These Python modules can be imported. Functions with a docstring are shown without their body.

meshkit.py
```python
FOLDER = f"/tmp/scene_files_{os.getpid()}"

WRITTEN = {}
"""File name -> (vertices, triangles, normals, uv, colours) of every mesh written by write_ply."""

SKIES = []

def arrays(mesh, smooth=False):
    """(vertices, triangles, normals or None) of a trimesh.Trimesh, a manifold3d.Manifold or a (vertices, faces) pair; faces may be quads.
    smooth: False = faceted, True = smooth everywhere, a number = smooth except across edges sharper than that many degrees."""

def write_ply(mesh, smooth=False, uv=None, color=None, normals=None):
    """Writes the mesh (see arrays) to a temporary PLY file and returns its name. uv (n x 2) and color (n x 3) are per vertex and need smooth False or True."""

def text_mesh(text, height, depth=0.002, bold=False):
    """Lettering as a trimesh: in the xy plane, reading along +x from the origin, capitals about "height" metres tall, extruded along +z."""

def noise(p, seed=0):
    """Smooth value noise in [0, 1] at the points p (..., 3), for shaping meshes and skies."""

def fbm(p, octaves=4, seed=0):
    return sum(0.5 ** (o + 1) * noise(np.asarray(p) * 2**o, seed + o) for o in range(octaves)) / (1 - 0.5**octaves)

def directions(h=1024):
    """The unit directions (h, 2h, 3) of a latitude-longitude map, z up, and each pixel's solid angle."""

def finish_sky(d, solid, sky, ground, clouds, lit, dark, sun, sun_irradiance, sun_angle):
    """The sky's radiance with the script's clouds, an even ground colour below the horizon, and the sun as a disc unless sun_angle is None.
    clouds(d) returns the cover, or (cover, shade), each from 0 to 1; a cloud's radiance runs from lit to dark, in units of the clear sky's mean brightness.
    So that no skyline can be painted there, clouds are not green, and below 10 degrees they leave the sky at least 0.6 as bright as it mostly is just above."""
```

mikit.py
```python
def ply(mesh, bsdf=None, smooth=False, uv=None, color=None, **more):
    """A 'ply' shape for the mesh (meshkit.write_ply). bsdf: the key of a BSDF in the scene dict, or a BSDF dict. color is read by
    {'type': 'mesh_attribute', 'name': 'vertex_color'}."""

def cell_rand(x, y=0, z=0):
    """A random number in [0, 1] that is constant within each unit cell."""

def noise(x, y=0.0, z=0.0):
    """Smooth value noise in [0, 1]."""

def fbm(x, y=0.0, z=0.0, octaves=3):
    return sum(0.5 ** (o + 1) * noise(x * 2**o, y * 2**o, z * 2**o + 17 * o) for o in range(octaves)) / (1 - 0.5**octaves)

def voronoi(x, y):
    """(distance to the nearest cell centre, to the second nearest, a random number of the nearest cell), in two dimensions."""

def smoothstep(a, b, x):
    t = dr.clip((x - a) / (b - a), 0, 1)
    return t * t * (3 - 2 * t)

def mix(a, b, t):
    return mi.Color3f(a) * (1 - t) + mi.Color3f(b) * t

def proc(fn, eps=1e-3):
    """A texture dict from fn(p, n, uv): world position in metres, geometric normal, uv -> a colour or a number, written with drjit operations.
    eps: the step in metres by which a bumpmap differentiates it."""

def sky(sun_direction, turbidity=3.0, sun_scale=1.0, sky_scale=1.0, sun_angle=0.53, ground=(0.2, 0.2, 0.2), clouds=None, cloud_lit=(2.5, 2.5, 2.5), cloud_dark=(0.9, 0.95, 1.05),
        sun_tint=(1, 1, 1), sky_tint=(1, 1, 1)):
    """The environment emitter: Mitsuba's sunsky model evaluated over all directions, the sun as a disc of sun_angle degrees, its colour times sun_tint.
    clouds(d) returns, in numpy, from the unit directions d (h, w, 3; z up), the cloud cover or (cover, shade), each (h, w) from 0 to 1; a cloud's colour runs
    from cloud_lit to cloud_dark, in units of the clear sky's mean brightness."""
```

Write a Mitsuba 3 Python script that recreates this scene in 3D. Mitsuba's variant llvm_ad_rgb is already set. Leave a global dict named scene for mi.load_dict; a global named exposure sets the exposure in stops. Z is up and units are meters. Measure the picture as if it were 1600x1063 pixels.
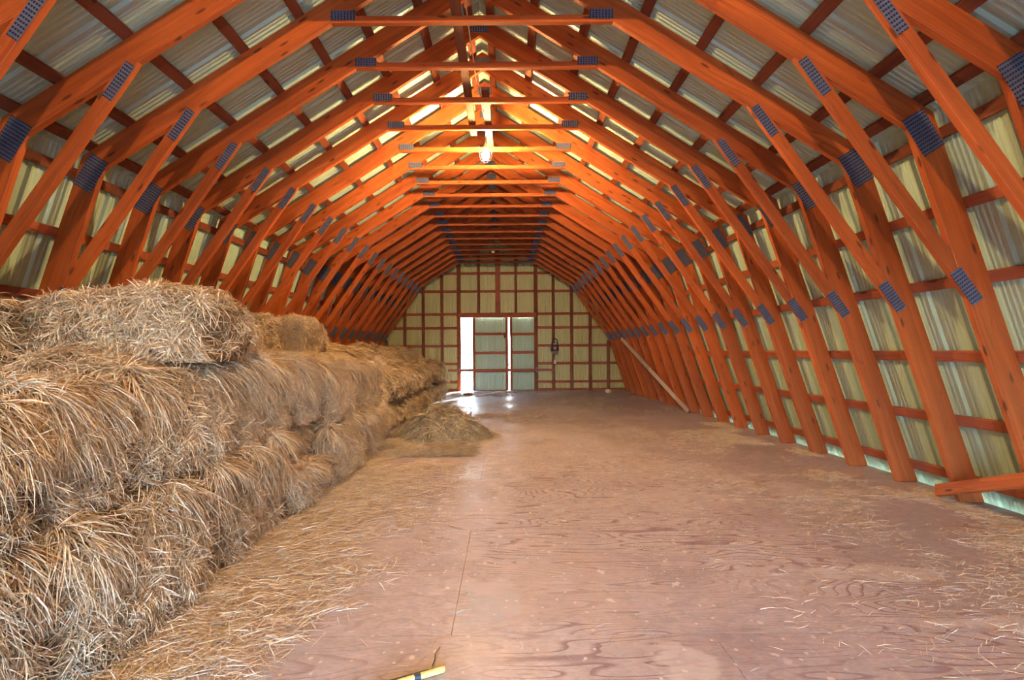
import math, random
import numpy as np, trimesh
import mitsuba as mi
import drjit as dr
import mikit, meshkit
from mikit import proc, noise, fbm, voronoi, cell_rand, smoothstep, mix

T = mi.ScalarTransform4f
scene, labels = {}, {}
RNG = np.random.default_rng(7)

# ------------------------------------------------------------------ camera, sky, lamps, exposure
CAMX, CAMZ, FPX, VPX = 0.26, 1.325, 693.0, 789.0
ROLL = math.radians(0.4)
scene['camera'] = {
    'type': 'perspective', 'fov': math.degrees(2 * math.atan(800 / FPX)), 'fov_axis': 'x',
    'principal_point_offset_x': 11 / 1600, 'principal_point_offset_y': -17 / 1063, 'near_clip': 0.05,
    'to_world': T().look_at(origin=[CAMX, 0, CAMZ], target=[CAMX, 1, CAMZ], up=[math.sin(ROLL), 0, math.cos(ROLL)])}
SKY_SCALE = 195.0
scene['sky'] = mikit.sky((0.45, 0.80, 0.48), turbidity=4.0, sun_scale=60.0, sun_angle=3.0, sky_scale=SKY_SCALE, ground=(0.3, 0.3, 0.25), sky_tint=(0.88, 1.0, 1.08))
LAMP_TINT = np.array([1.0, 0.58, 0.22])
LAMP_NEAR, LAMP_FAR = 9300.0, 11000.0       # radiance of the bulb behind the camera, of the bulb in view
exposure = -0.14

# ------------------------------------------------------------------ materials
def wood_fn(light, dark, knot):
    def fn(p, n, uv):
        cell = dr.floor(p.y / 0.61 + 0.263)
        r = cell_rand(cell, 3)
        u, v = uv.x + r * 37.0, uv.y
        g = noise(u * 1.3, v * 45.0 + noise(u * 2.0, 5.0) * 3) * 0.6 + noise(u * 3.5, v * 150.0) * 0.4
        a, b, c = voronoi(u * 3.2, v * 13.0)
        k = smoothstep(0.19, 0.08, a) * smoothstep(0.74, 0.78, c)
        blot = fbm(u * 1.1, v * 5.0, 3.0)
        col = mix(light, dark, dr.clip(g * 0.75 + blot * 0.95 - 0.42, 0, 1))
        crack = smoothstep(0.47, 0.5, noise(u * 0.9, v * 22.0, 8.0)) * smoothstep(0.53, 0.5, noise(u * 0.9, v * 22.0, 8.0))
        col = mix(col, dark, crack * 0.6)
        return mix(col, knot, k * 0.85) * (0.74 + 0.3 * cell_rand(cell, 9, dr.floor(uv.x * 0.1)))
    return fn

def principled(col, rough=0.6, spec=0.4, metallic=0.0, **k):
    c = col if isinstance(col, dict) else {'type': 'rgb', 'value': list(col)}
    return {'type': 'twosided', 'bsdf': {'type': 'principled', 'base_color': c, 'roughness': rough, 'specular': spec, 'metallic': metallic, **k}}

WL, WD, WK = (0.56, 0.130, 0.030), (0.27, 0.055, 0.016), (0.09, 0.022, 0.010)
scene['timber'] = principled(proc(wood_fn(WL, WD, WK)), 0.62, 0.25)
scene['old_timber'] = principled(proc(wood_fn((0.25, 0.075, 0.035), (0.12, 0.036, 0.02), (0.06, 0.02, 0.012))), 0.7, 0.2)
scene['girt_timber'] = principled(proc(wood_fn((0.40, 0.115, 0.06), (0.24, 0.068, 0.038), (0.1, 0.03, 0.018))), 0.65, 0.2)
scene['grey_timber'] = principled(proc(wood_fn((0.62, 0.52, 0.47), (0.46, 0.36, 0.33), (0.25, 0.18, 0.15))), 0.7, 0.2)

def sheet_fn(p, n, uv):
    s = noise(uv.x * 26.0, uv.y * 0.22) * 0.55 + noise(uv.x * 8.0, uv.y * 0.9, 4.0) * 0.45
    d = fbm(uv.x * 3, uv.y * 3, 9.0)
    return mix((0.375, 0.575, 0.50), (0.43, 0.64, 0.56), dr.clip(s * 0.8 + d * 0.4 - 0.1, 0, 1))
scene['sheet_metal'] = principled(proc(sheet_fn), 0.42, 0.5)

def gable_fn(p, n, uv):
    s = noise(uv.x * 26.0, uv.y * 0.22) * 0.55 + noise(uv.x * 8.0, uv.y * 0.9, 4.0) * 0.45
    d = fbm(uv.x * 3, uv.y * 3, 9.0)
    return mix((0.47, 0.53, 0.30), (0.62, 0.65, 0.40), dr.clip(s * 0.8 + d * 0.4 - 0.1, 0, 1))  # yellower than the side sheets: warm lamplight put into the colour
scene['gable_metal'] = principled(proc(gable_fn), 0.42, 0.5)

def plate_fn(p, n, uv):
    fu, fv = uv.x / 0.027, uv.y / 0.0185
    x, y = fu - dr.floor(fu), fv - dr.floor(fv)
    slot = smoothstep(0.2, 0.3, x) * smoothstep(0.8, 0.7, x) * smoothstep(0.08, 0.2, y) * smoothstep(0.95, 0.83, y)
    m = noise(uv.x * 30, uv.y * 30, p.y * 3)
    return mix(mix((0.10, 0.12, 0.22), (0.15, 0.17, 0.27), m), (0.02, 0.022, 0.05), slot)
scene['plate_steel'] = principled(proc(plate_fn), 0.5, 0.4, 0.25)

scene['hay'] = {'type': 'twosided', 'bsdf': {'type': 'diffuse', 'reflectance': {'type': 'mesh_attribute', 'name': 'vertex_color'}}}

JY = 2.07
def ply_fn(p, n, uv):
    row = dr.floor((p.y - JY) / 1.22)
    col = dr.floor((p.x + 1.22 * (row - 2 * dr.floor(row / 2))) / 2.44)
    r = cell_rand(row, col, 5)
    x, y = p.x + r * 50, p.y + r * 23
    g = fbm(x * 0.55, y * 4.2, 1.0, 3)
    g2 = fbm(x * 1.7, y * 9.0, 4.0, 2)
    f = g * 22 + g2 * 4.0
    f = f - dr.floor(f)
    line = smoothstep(0.62, 0.92, f) * smoothstep(1.0, 0.95, f)
    fine = noise(x * 3, y * 170) * 0.5 + noise(x * 7, y * 60) * 0.5
    big = fbm(p.x * 0.7, p.y * 0.7, 2.0)
    base = mix((0.44, 0.375, 0.405), (0.37, 0.305, 0.33), dr.clip(fine * 0.9 + r * 0.4 - 0.15, 0, 1))
    base = mix(base, (0.48, 0.43, 0.47), smoothstep(0.45, 0.75, big) * 0.7)
    wear = smoothstep(0.35, 0.6, fbm(p.x * 1.3, p.y * 1.3, 8.0))
    base = mix(base, (0.20, 0.10, 0.095), line * (0.22 + 0.55 * wear))
    dirt = smoothstep(0.55, 0.8, fbm(p.x * 2.2, p.y * 2.2, 6.0))
    base = mix(base, (0.25, 0.18, 0.18), dirt * 0.35)
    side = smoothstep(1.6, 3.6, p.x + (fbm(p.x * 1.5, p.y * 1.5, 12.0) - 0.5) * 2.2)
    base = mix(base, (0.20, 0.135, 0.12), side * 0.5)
    speck = noise(p.x * 55, p.y * 140) * 0.6 + noise(p.x * 20, p.y * 30) * 0.4
    base = base * (0.82 + 0.36 * speck)
    # pale worn patches; mid-floor streak and far-door patch are painted reflection and daylight
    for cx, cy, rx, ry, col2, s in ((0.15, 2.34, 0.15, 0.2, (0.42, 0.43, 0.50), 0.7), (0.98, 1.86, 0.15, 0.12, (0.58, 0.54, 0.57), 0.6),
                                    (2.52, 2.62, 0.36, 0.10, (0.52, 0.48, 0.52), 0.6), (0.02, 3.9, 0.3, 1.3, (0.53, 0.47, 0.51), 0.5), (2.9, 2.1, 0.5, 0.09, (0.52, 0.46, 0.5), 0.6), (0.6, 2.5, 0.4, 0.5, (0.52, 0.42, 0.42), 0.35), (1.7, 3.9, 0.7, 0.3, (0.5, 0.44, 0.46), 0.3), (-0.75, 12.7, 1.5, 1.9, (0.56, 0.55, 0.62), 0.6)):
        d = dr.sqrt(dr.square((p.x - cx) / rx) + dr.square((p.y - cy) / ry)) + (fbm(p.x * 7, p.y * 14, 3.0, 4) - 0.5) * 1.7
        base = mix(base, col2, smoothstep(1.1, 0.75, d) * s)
    # bird droppings and paint spots
    for sc, th, rad in ((7.0, 0.80, 0.11), (15.0, 0.80, 0.13), (3.6, 0.8, 0.085)):
        a, b, c = voronoi(p.x * sc + 3.1, p.y * sc)
        zone = smoothstep(2.3, 0.7, dr.abs(p.x - 0.35)) * smoothstep(7.5, 4.0, p.y)
        a = a + (noise(p.x * 60, p.y * 60) - 0.5) * 0.1
        base = mix(base, (0.68, 0.65, 0.66), smoothstep(rad, rad * 0.6, a) * smoothstep(th, th + 0.04, c) * zone * 0.8)
    return base
def ply_rough(p, n, uv):
    return 0.27 + 0.3 * fbm(p.x * 2.0, p.y * 3.0, 7.0)
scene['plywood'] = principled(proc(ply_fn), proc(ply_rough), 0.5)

def grass_fn(p, n, uv):
    return mix((0.20, 0.24, 0.20), (0.32, 0.36, 0.32), fbm(p.x * 1.5, p.y * 1.5, 0.0, 4))
scene['gravel'] = principled(proc(grass_fn), 0.9, 0.1)
scene['leaf'] = {'type': 'twosided', 'bsdf': {'type': 'diffuse', 'reflectance': {'type': 'rgb', 'value': [0.30, 0.42, 0.32]}}}
scene['bark'] = principled((0.2, 0.14, 0.1), 0.8)
scene['black_fabric'] = principled((0.022, 0.018, 0.024), 0.75, 0.3)
scene['grey_fabric'] = principled((0.2, 0.27, 0.24), 0.8, 0.2)
scene['white_plastic'] = principled((0.78, 0.75, 0.70), 0.4, 0.5)
scene['pink_print'] = principled((0.62, 0.2, 0.28), 0.6, 0.3)
scene['yellow_plastic'] = principled((0.86, 0.68, 0.24), 0.4, 0.5)
scene['dark_metal'] = principled((0.06, 0.075, 0.11), 0.35, 0.5, 0.7)
scene['dark_stone'] = principled((0.05, 0.05, 0.06), 0.7)
scene['frosted_bulb'] = principled((0.85, 0.85, 0.82), 0.25, 0.5)
scene['brass'] = principled((0.6, 0.42, 0.2), 0.35, 0.5, 0.9)
scene['galvanised'] = principled((0.5, 0.52, 0.55), 0.45, 0.5, 0.6)
scene['twine'] = principled((0.75, 0.7, 0.62), 0.7)

# ------------------------------------------------------------------ helpers
used = {}
def key_for(name):
    used[name] = used.get(name, 0) + 1
    return name if used[name] == 1 else f'{name}_{used[name] - 1:03d}'

def put(name, shape, parent=None):
    k = key_for(name if parent is None else f'{parent}__{name}')
    scene[k] = shape
    return k

def thing(name, label=None, cat=None, group=None, kind=None):
    k = key_for(name)
    tag(k, label, cat, group, kind)
    return k

def tag(k, label=None, cat=None, group=None, kind=None):
    d = labels.setdefault(k, {})
    for a, b in (('label', label), ('category', cat), ('group', group), ('kind', kind)):
        if b:
            d[a] = b
    return k

def prism(poly, y0, y1, axis, bevel=0.003):
    """A chamfered prism: convex outline poly (x, z), from y0 to y1. Returns (mesh, uv): u along axis, v round the section."""
    poly = np.asarray(poly, float)
    c = poly.mean(0)
    import shapely
    P = shapely.Polygon(poly)
    inner = np.array(P.buffer(-bevel, join_style=2).exterior.coords)[:-1]
    pts = [[x, y, z] for x, z in inner for y in (y0, y1)] + [[x, y, z] for x, z in poly for y in (y0 + bevel, y1 - bevel)]
    m = trimesh.convex.convex_hull(np.array(pts))
    m = m if m.volume > 0 else trimesh.Trimesh(m.vertices, m.faces[:, ::-1], process=False)
    a = np.asarray(axis, float) / np.linalg.norm(axis)
    q = m.vertices[:, [0, 2]] - c
    u, v = q @ a, q @ np.array([-a[1], a[0]])
    return m, np.stack([u, v + (m.vertices[:, 1] - y0)], 1)

def prism_ply(poly, y0, y1, axis, bsdf, bevel=0.003, off=0.0):
    m, uv = prism(poly, y0, y1, axis, bevel)
    return mikit.ply(m, bsdf, uv=uv + off)

def bar(p, q, w, t, up, bsdf, bevel=0.003, off=None):
    """A straight timber from p to q, w wide, t thick; up: the direction of its thickness."""
    p, q, up = (np.asarray(a, float) for a in (p, q, up))
    d = q - p
    L = np.linalg.norm(d)
    d = d / L
    s = np.cross(d, up); s /= np.linalg.norm(s)
    n = np.cross(s, d)
    b = bevel
    pts = []
    for l0, k in ((0, b), (b, 0), (L - b, 0), (L, b)):
        for x, y in ((w / 2 - k, t / 2 - k - b), (w / 2 - k - b, t / 2 - k), (-w / 2 + k, t / 2 - k - b), (-w / 2 + k + b, t / 2 - k)):
            for sy in (1, -1):
                pts.append((l0, x, sy * y))
    loc = np.array(pts)
    m = trimesh.convex.convex_hull(loc)
    v = m.vertices
    o = RNG.uniform(0, 30) if off is None else off
    uv = np.stack([v[:, 0] + o, v[:, 1] + v[:, 2]], 1)
    W = p + v[:, :1] * d + v[:, 1:2] * s + v[:, 2:3] * n
    f = m.faces
    if np.linalg.det(np.stack([d, s, n])) < 0:
        f = f[:, ::-1]
    return mikit.ply((W, f), bsdf, uv=uv)

def plate(cx, cz, L, H, ang, y, t=0.003):
    """A toothed connector plate lying in the xz plane."""
    ca, sa = math.cos(ang), math.sin(ang)
    V, F, UV = [], [], []
    b = trimesh.creation.box((L, t, H))
    v, f = b.vertices, b.faces
    uv = np.stack([v[:, 0], v[:, 2]], 1)
    W = np.stack([cx + v[:, 0] * ca - v[:, 2] * sa, y + v[:, 1], cz + v[:, 0] * sa + v[:, 2] * ca], 1)
    return mikit.ply((W, f), 'plate_steel', uv=uv)

def at(px, py, D):
    return np.array([CAMX + (px - VPX) / FPX * D, D, CAMZ - (py - 548.5) / FPX * D])

# ribbed steel sheet: local (s along ribs, w across), h outwards
def rib_profile(width, fine=False):
    pts = []
    if fine:
        n = max(1, int(round(width / 0.0762)))
        p = width / n
        for i in range(n):
            pts += [(i * p, 0), (i * p + 0.014, 0), (i * p + 0.028, 0.014), (i * p + 0.042, 0.014), (i * p + 0.056, 0)]
        return np.array(pts + [(width, 0), (width + 0.012, 0)])
    n = int(round(width / 0.2286))
    p = width / max(n, 1)
    for i in range(n):
        x = i * p
        pts += [(x, 0), (x + 0.008, 0), (x + 0.024, 0.019), (x + 0.044, 0.019), (x + 0.060, 0)]
        for k in (0.40, 0.56, 0.72, 0.88):
            c = x + p * k
            pts += [(c - 0.014, 0), (c - 0.006, 0.0045), (c + 0.006, 0.0045), (c + 0.014, 0)]
    pts += [(width, 0), (width + 0.012, 0.0)]
    return np.array(pts)

def ribbed_sheet(width, s0_fn, s1_fn, frame, t=0.0012, fine=False):
    """frame(s, w, h) -> points; s0_fn(w), s1_fn(w): ends of the sheet along its ribs."""
    pr = rib_profile(width, fine)
    w, h = pr[:, 0], pr[:, 1]
    s0, s1 = s0_fn(w), s1_fn(w)
    n = len(w)
    rows = [(s0, h), (s1, h), (s0, h + t), (s1, h + t)]
    V = np.vstack([frame(s, w, hh) for s, hh in rows])
    UV = np.vstack([np.stack([w, s], 1) for s, hh in rows])
    i = np.arange(n - 1)
    q = [np.stack([i, i + 1, n + i + 1, n + i], 1), np.stack([2 * n + i, 3 * n + i, 3 * n + i + 1, 2 * n + i + 1], 1),
         np.stack([i, 2 * n + i, 2 * n + i + 1, i + 1], 1), np.stack([n + i, n + i + 1, 3 * n + i + 1, 3 * n + i], 1)]
    q += [np.array([[0, n, 3 * n, 2 * n]]), np.array([[n - 1, 3 * n - 1, 4 * n - 1, 2 * n - 1]])]
    return V, np.vstack(q), UV

# ------------------------------------------------------------------ the barn's numbers (x across, y into the picture, z up)
S = 0.61
def DK(k): return (5.237 + k) * S
YE = 14.76                      # inner face of the studs of the far gable wall
YB = -3.2                       # gable wall behind the camera
top = lambda x: 5.112 - 0.628 * x            # top edge of the upper chord
bot = lambda x: 4.888 - 0.628 * x            # lower edge
pin = lambda z: 4.141 - 0.335 * z            # inner edge of the posts
pout = lambda z: 4.345 - 0.335 * z           # outer edge
TT = 0.045                                    # thickness of the trusses

# ------------------------------------------------------------------ ground and floor
GZ = -2.2
g = mikit.ply((np.array([[-80, -80, GZ], [80, -80, GZ], [80, 120, GZ], [-80, 120, GZ]], float), np.array([[0, 1, 2, 3]])), 'gravel')
tag(put('ground', g), 'pale gravelly ground outside the barn', kind='structure')
fd = trimesh.creation.box((8.62, YE - YB + 0.1, 2.08)); fd.apply_translation((0, (YE + YB) / 2 + 0.1, -0.115 - 1.04))
tag(put('foundation', mikit.ply(fd, 'gravel')), 'lower storey that carries the loft floor', kind='structure')
for ya, yb, nm in ((YE + 0.26, 30.0, 'far'), (YB - 0.03, -16.0, 'near')):
    V = np.array([[-2.6, ya, -0.05], [2.6, ya, -0.05], [4.5, yb, GZ], [-4.5, yb, GZ], [-2.6, ya, GZ], [2.6, ya, GZ]], float)
    m = trimesh.convex.convex_hull(V)
    tag(put('ramp', mikit.ply(m, 'gravel')), f'earth ramp outside the {nm} doors', kind='structure')

tag('floor', 'worn plywood floor of the hay loft', kind='structure'); used['floor'] = 1
under = trimesh.creation.box((8.7, YE - YB + 0.3, 0.08)); under.apply_translation((0, (YE + YB) / 2 + 0.05, -0.062))
put('subfloor', mikit.ply(under, 'old_timber'), 'floor')
FX = 4.36
row = -5
while JY + row * 1.22 < YE + 0.1:
    y0, y1 = max(JY + row * 1.22, YB), min(JY + (row + 1) * 1.22, YE + 0.12)
    if y1 - y0 > 0.05:
        sh = 1.22 * (row % 2)
        c = -3
        while c * 2.44 - sh < FX:
            x0, x1 = max(c * 2.44 - sh, -FX), min((c + 1) * 2.44 - sh, FX)
            if x1 - x0 > 0.05:
                dz = RNG.uniform(-0.0012, 0)
                m, uv = prism([(x0 + 0.001, -0.02), (x1 - 0.001, -0.02), (x1 - 0.001, dz), (x0 + 0.001, dz)], y0 + 0.001, y1 - 0.001, (1, 0), 0.0015)
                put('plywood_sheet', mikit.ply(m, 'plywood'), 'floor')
            c += 1
    row += 1

# ------------------------------------------------------------------ roof: sheets and purlins
SW = 0.9144
NS = int(math.ceil((YE + 0.12 - YB) / SW))
rs = np.array([1.0, 0, -0.628]) / math.hypot(1, 0.628)
rn = np.array([0.628, 0, 1.0]) / math.hypot(1, 0.628)
ws_ = np.array([-0.335, 0, 1.0]) / math.hypot(1, 0.335)
wn = np.array([1.0, 0, 0.335]) / math.hypot(1, 0.335)
used['ceiling'] = used['wall_left'] = used['wall_right'] = 1
tag('ceiling', 'underside of the grey-green ribbed metal roof on timber purlins', kind='structure')
tag('wall_left', 'leaning left wall of pale green ribbed metal sheets and girts', kind='structure')
tag('wall_right', 'leaning right wall of pale green ribbed metal sheets and girts', kind='structure')
def mirror(V, F, side):
    V = V.copy()
    if side < 0:
        V[:, 0] *= -1
        F = F[:, ::-1]
    return V, F
RZ0 = 5.112 + 0.041 * math.hypot(1, 0.628)
WX0 = 4.345 + 0.041 * math.hypot(1, 0.335)
for side in (-1, 1):
    wall = 'wall_left' if side < 0 else 'wall_right'
    for i in range(NS):
        y0 = YB + i * SW
        wd = min(SW, YE + 0.14 - y0)
        n = max(1, int(round(wd / 0.2286)))
        wd = n * 0.2286
        fr = lambda s, w, h: np.stack([s * rs[0] + h * rn[0], y0 + w, RZ0 + s * rs[2] + h * rn[2]], 1)
        V, F, UV = ribbed_sheet(wd, lambda w: w * 0 - 0.01, lambda w: w * 0 + 4.2, fr)
        V, F = mirror(V, F, side)
        put('roof_sheet', mikit.ply((V, F), 'sheet_metal', uv=UV + i * 1.7), 'ceiling')
        fr = lambda s, w, h: np.stack([WX0 + s * ws_[0] + h * wn[0], y0 + w, s * ws_[2] + h * wn[2]], 1)
        V, F, UV = ribbed_sheet(wd, lambda w: w * 0 - 0.11, lambda w: w * 0 + 3.245, fr)
        V, F = mirror(V, F, side)
        put('siding_sheet', mikit.ply((V, F), 'sheet_metal', uv=UV + i * 2.3 + 40), wall)
    for x in (0.11, 0.57, 1.05, 1.47, 1.94, 2.42, 2.92, 3.24):
        c = np.array([x, 0, top(x)]) + rn * 0.0195
        c[0] *= side
        up = rn * np.array([side, 1, 1])
        put('purlin', bar(c + [0, YB, 0], c + [0, YE + 0.1, 0], 0.089, 0.038, up, 'old_timber'), 'ceiling')
    for z in (0.17, 0.70, 1.25, 1.83, 2.36, 2.86):
        c = np.array([pout(z), 0, z]) + wn * 0.0195
        c[0] *= side
        up = wn * np.array([side, 1, 1])
        put('girt', bar(c + [0, YB, 0], c + [0, YE + 0.1, 0], 0.085, 0.038, up, 'old_timber' if z > 2.8 else 'girt_timber'), wall)
ridge = mikit.ply(trimesh.util.concatenate([trimesh.Trimesh(*mirror(np.array([[0, YB, RZ0 + 0.05], [0.25, YB, RZ0 - 0.10], [0.25, YE + 0.15, RZ0 - 0.10], [0, YE + 0.15, RZ0 + 0.05]]), np.array([[0, 1, 2], [0, 2, 3]]), s), process=False) for s in (1, -1)]), 'sheet_metal', uv=np.zeros((8, 2)))
put('ridge_cap', ridge, 'ceiling')

# ------------------------------------------------------------------ trusses: one of each member, then copies along the barn
def mir(poly, side): return [(side * x, z) for x, z in poly]
TIE0, TIE1 = 4.132, 4.192
y0, y1 = -TT / 2, TT / 2
kz_in = (4.888 - 0.628 * 4.141) / (1 - 0.628 * 0.335); kx_in = pin(kz_in)
kz_out = (5.112 - 0.628 * 4.345) / (1 - 0.628 * 0.335); kx_out = pout(kz_out)
bx = lambda z: 4.776 - 0.711 * z
bd = np.array([0.711, -1.0]) / math.hypot(0.711, 1)      # down along the brace
bnrm = np.array([1.0, 0.711]) / math.hypot(0.711, 1)     # outwards
BW = 0.095
def cross(p, d, q, e):
    a = np.array([[d[0], -e[0]], [d[1], -e[1]]])
    t = np.linalg.solve(a, np.asarray(q) - np.asarray(p))
    return np.asarray(p) + t[0] * np.asarray(d)
chord_d, post_d = np.array([1, -0.628]), np.array([-0.335, 1])
bi0 = np.array([bx(3.4), 3.4])
in_top = cross(bi0, bd, (0, 4.888), chord_d); out_top = cross(bi0 + bnrm * BW, bd, (0, 4.888), chord_d)
in_bot = cross(bi0, bd, (4.141, 0), post_d); out_bot = cross(bi0 + bnrm * BW, bd, (4.141, 0), post_d)
xt0, xt1 = (4.888 - TIE0) / 0.628, (4.888 - TIE1) / 0.628
PARTS = []
for side in (-1, 1):
    PARTS.append(('top_chord', prism_ply(mir([(0.001, 5.112), (0.001, 4.888), (kx_in, kz_in), (kx_out, kz_out)], side), y0, y1, (side, -0.628), 'timber', off=3.0 + side)))
    PARTS.append(('post', prism_ply(mir([(kx_in, kz_in), (kx_out, kz_out), (pout(0.002), 0.002), (pin(0.002), 0.002)], side), y0, y1, (side * -0.335, 1), 'timber', off=13.0 + side)))
    PARTS.append(('brace', prism_ply(mir([in_top, out_top, out_bot, in_bot], side), y0, y1, (side * bd[0], bd[1]), 'timber', off=23.0 + side)))
PARTS.append(('tie_beam', prism_ply([(-xt0, TIE0), (xt0, TIE0), (xt1, TIE1), (-xt1, TIE1)], y0, y1, (1, 0), 'timber', off=31.0)))
yp = y0 - 0.002
aB = math.atan2(-bd[1], bd[0])     # slope of the brace, downwards to the right
for side in (-1, 1):
    ang = -side * aB
    PARTS.append(('connector_plate', plate(side * 2.488, 3.275, 0.30, 0.078, ang, yp)))
    PARTS.append(('connector_plate', plate(side * 3.563, 1.765, 0.28, 0.092, ang, yp)))
    PARTS.append(('connector_plate', plate(side * 3.262, 2.865, 0.30, 0.17, -side * math.radians(58), yp)))
    PARTS.append(('connector_plate', plate(side * 1.10, 4.195, 0.205, 0.082, 0, yp)))
PARTS.append(('connector_plate', plate(0, 4.976, 0.19, 0.11, 0, yp)))
K0, K1 = -11, 18
NT = K1 - K0 + 1
words = ['first', 'second', 'third', 'fourth', 'fifth', 'sixth', 'seventh', 'eighth', 'ninth', 'tenth', 'eleventh', 'twelfth', 'thirteenth', 'fourteenth', 'fifteenth', 'sixteenth', 'seventeenth', 'eighteenth', 'nineteenth', 'twentieth', '21st', '22nd', '23rd', '24th', '25th', '26th', '27th', '28th', '29th', '30th', '31st']
for k in range(K1, K0 - 1, -1):
    n = K1 - k
    w = words[n]
    lab = f'gambrel roof truss of orange-stained timber, {w} counted from the far gable wall'
    if k == 4: lab = 'gambrel roof truss just in front of the glowing bulb, its tie beam hiding the socket'
    if k == 5: lab = 'gambrel roof truss just behind the glowing bulb, its tie beam brightest lit'
    if k == 18: lab = 'gambrel roof truss standing nearest to the far gable wall'
    t = thing('roof_truss', lab, 'roof truss', 'gambrel roof trusses along the barn')
    M = T().translate([0, DK(k), 0])
    for name, d in PARTS:
        kk = put(name, {**d, 'to_world': M}, t)
        if name == 'connector_plate':
            labels[kk] = {'label': 'dark toothed steel connector plate'}

# planks lying on the tie beams
tag(put('runner_board', bar((-0.13, 0.4, TIE1 + 0.0195), (-0.135, DK(4) + 0.28, TIE1 + 0.0195), 0.088, 0.036, (0, 0, 1), 'old_timber')), 'long dark board lying on the tie beams, left of the white cable', 'board')
tag(put('runner_board', bar((0.06, DK(3) - 0.15, TIE1 + 0.0195), (0.08, DK(5) + 0.1, TIE1 + 0.0195), 0.085, 0.036, (0, 0, 1), 'old_timber')), 'short board lying on the tie beams above the glowing bulb', 'board')

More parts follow.
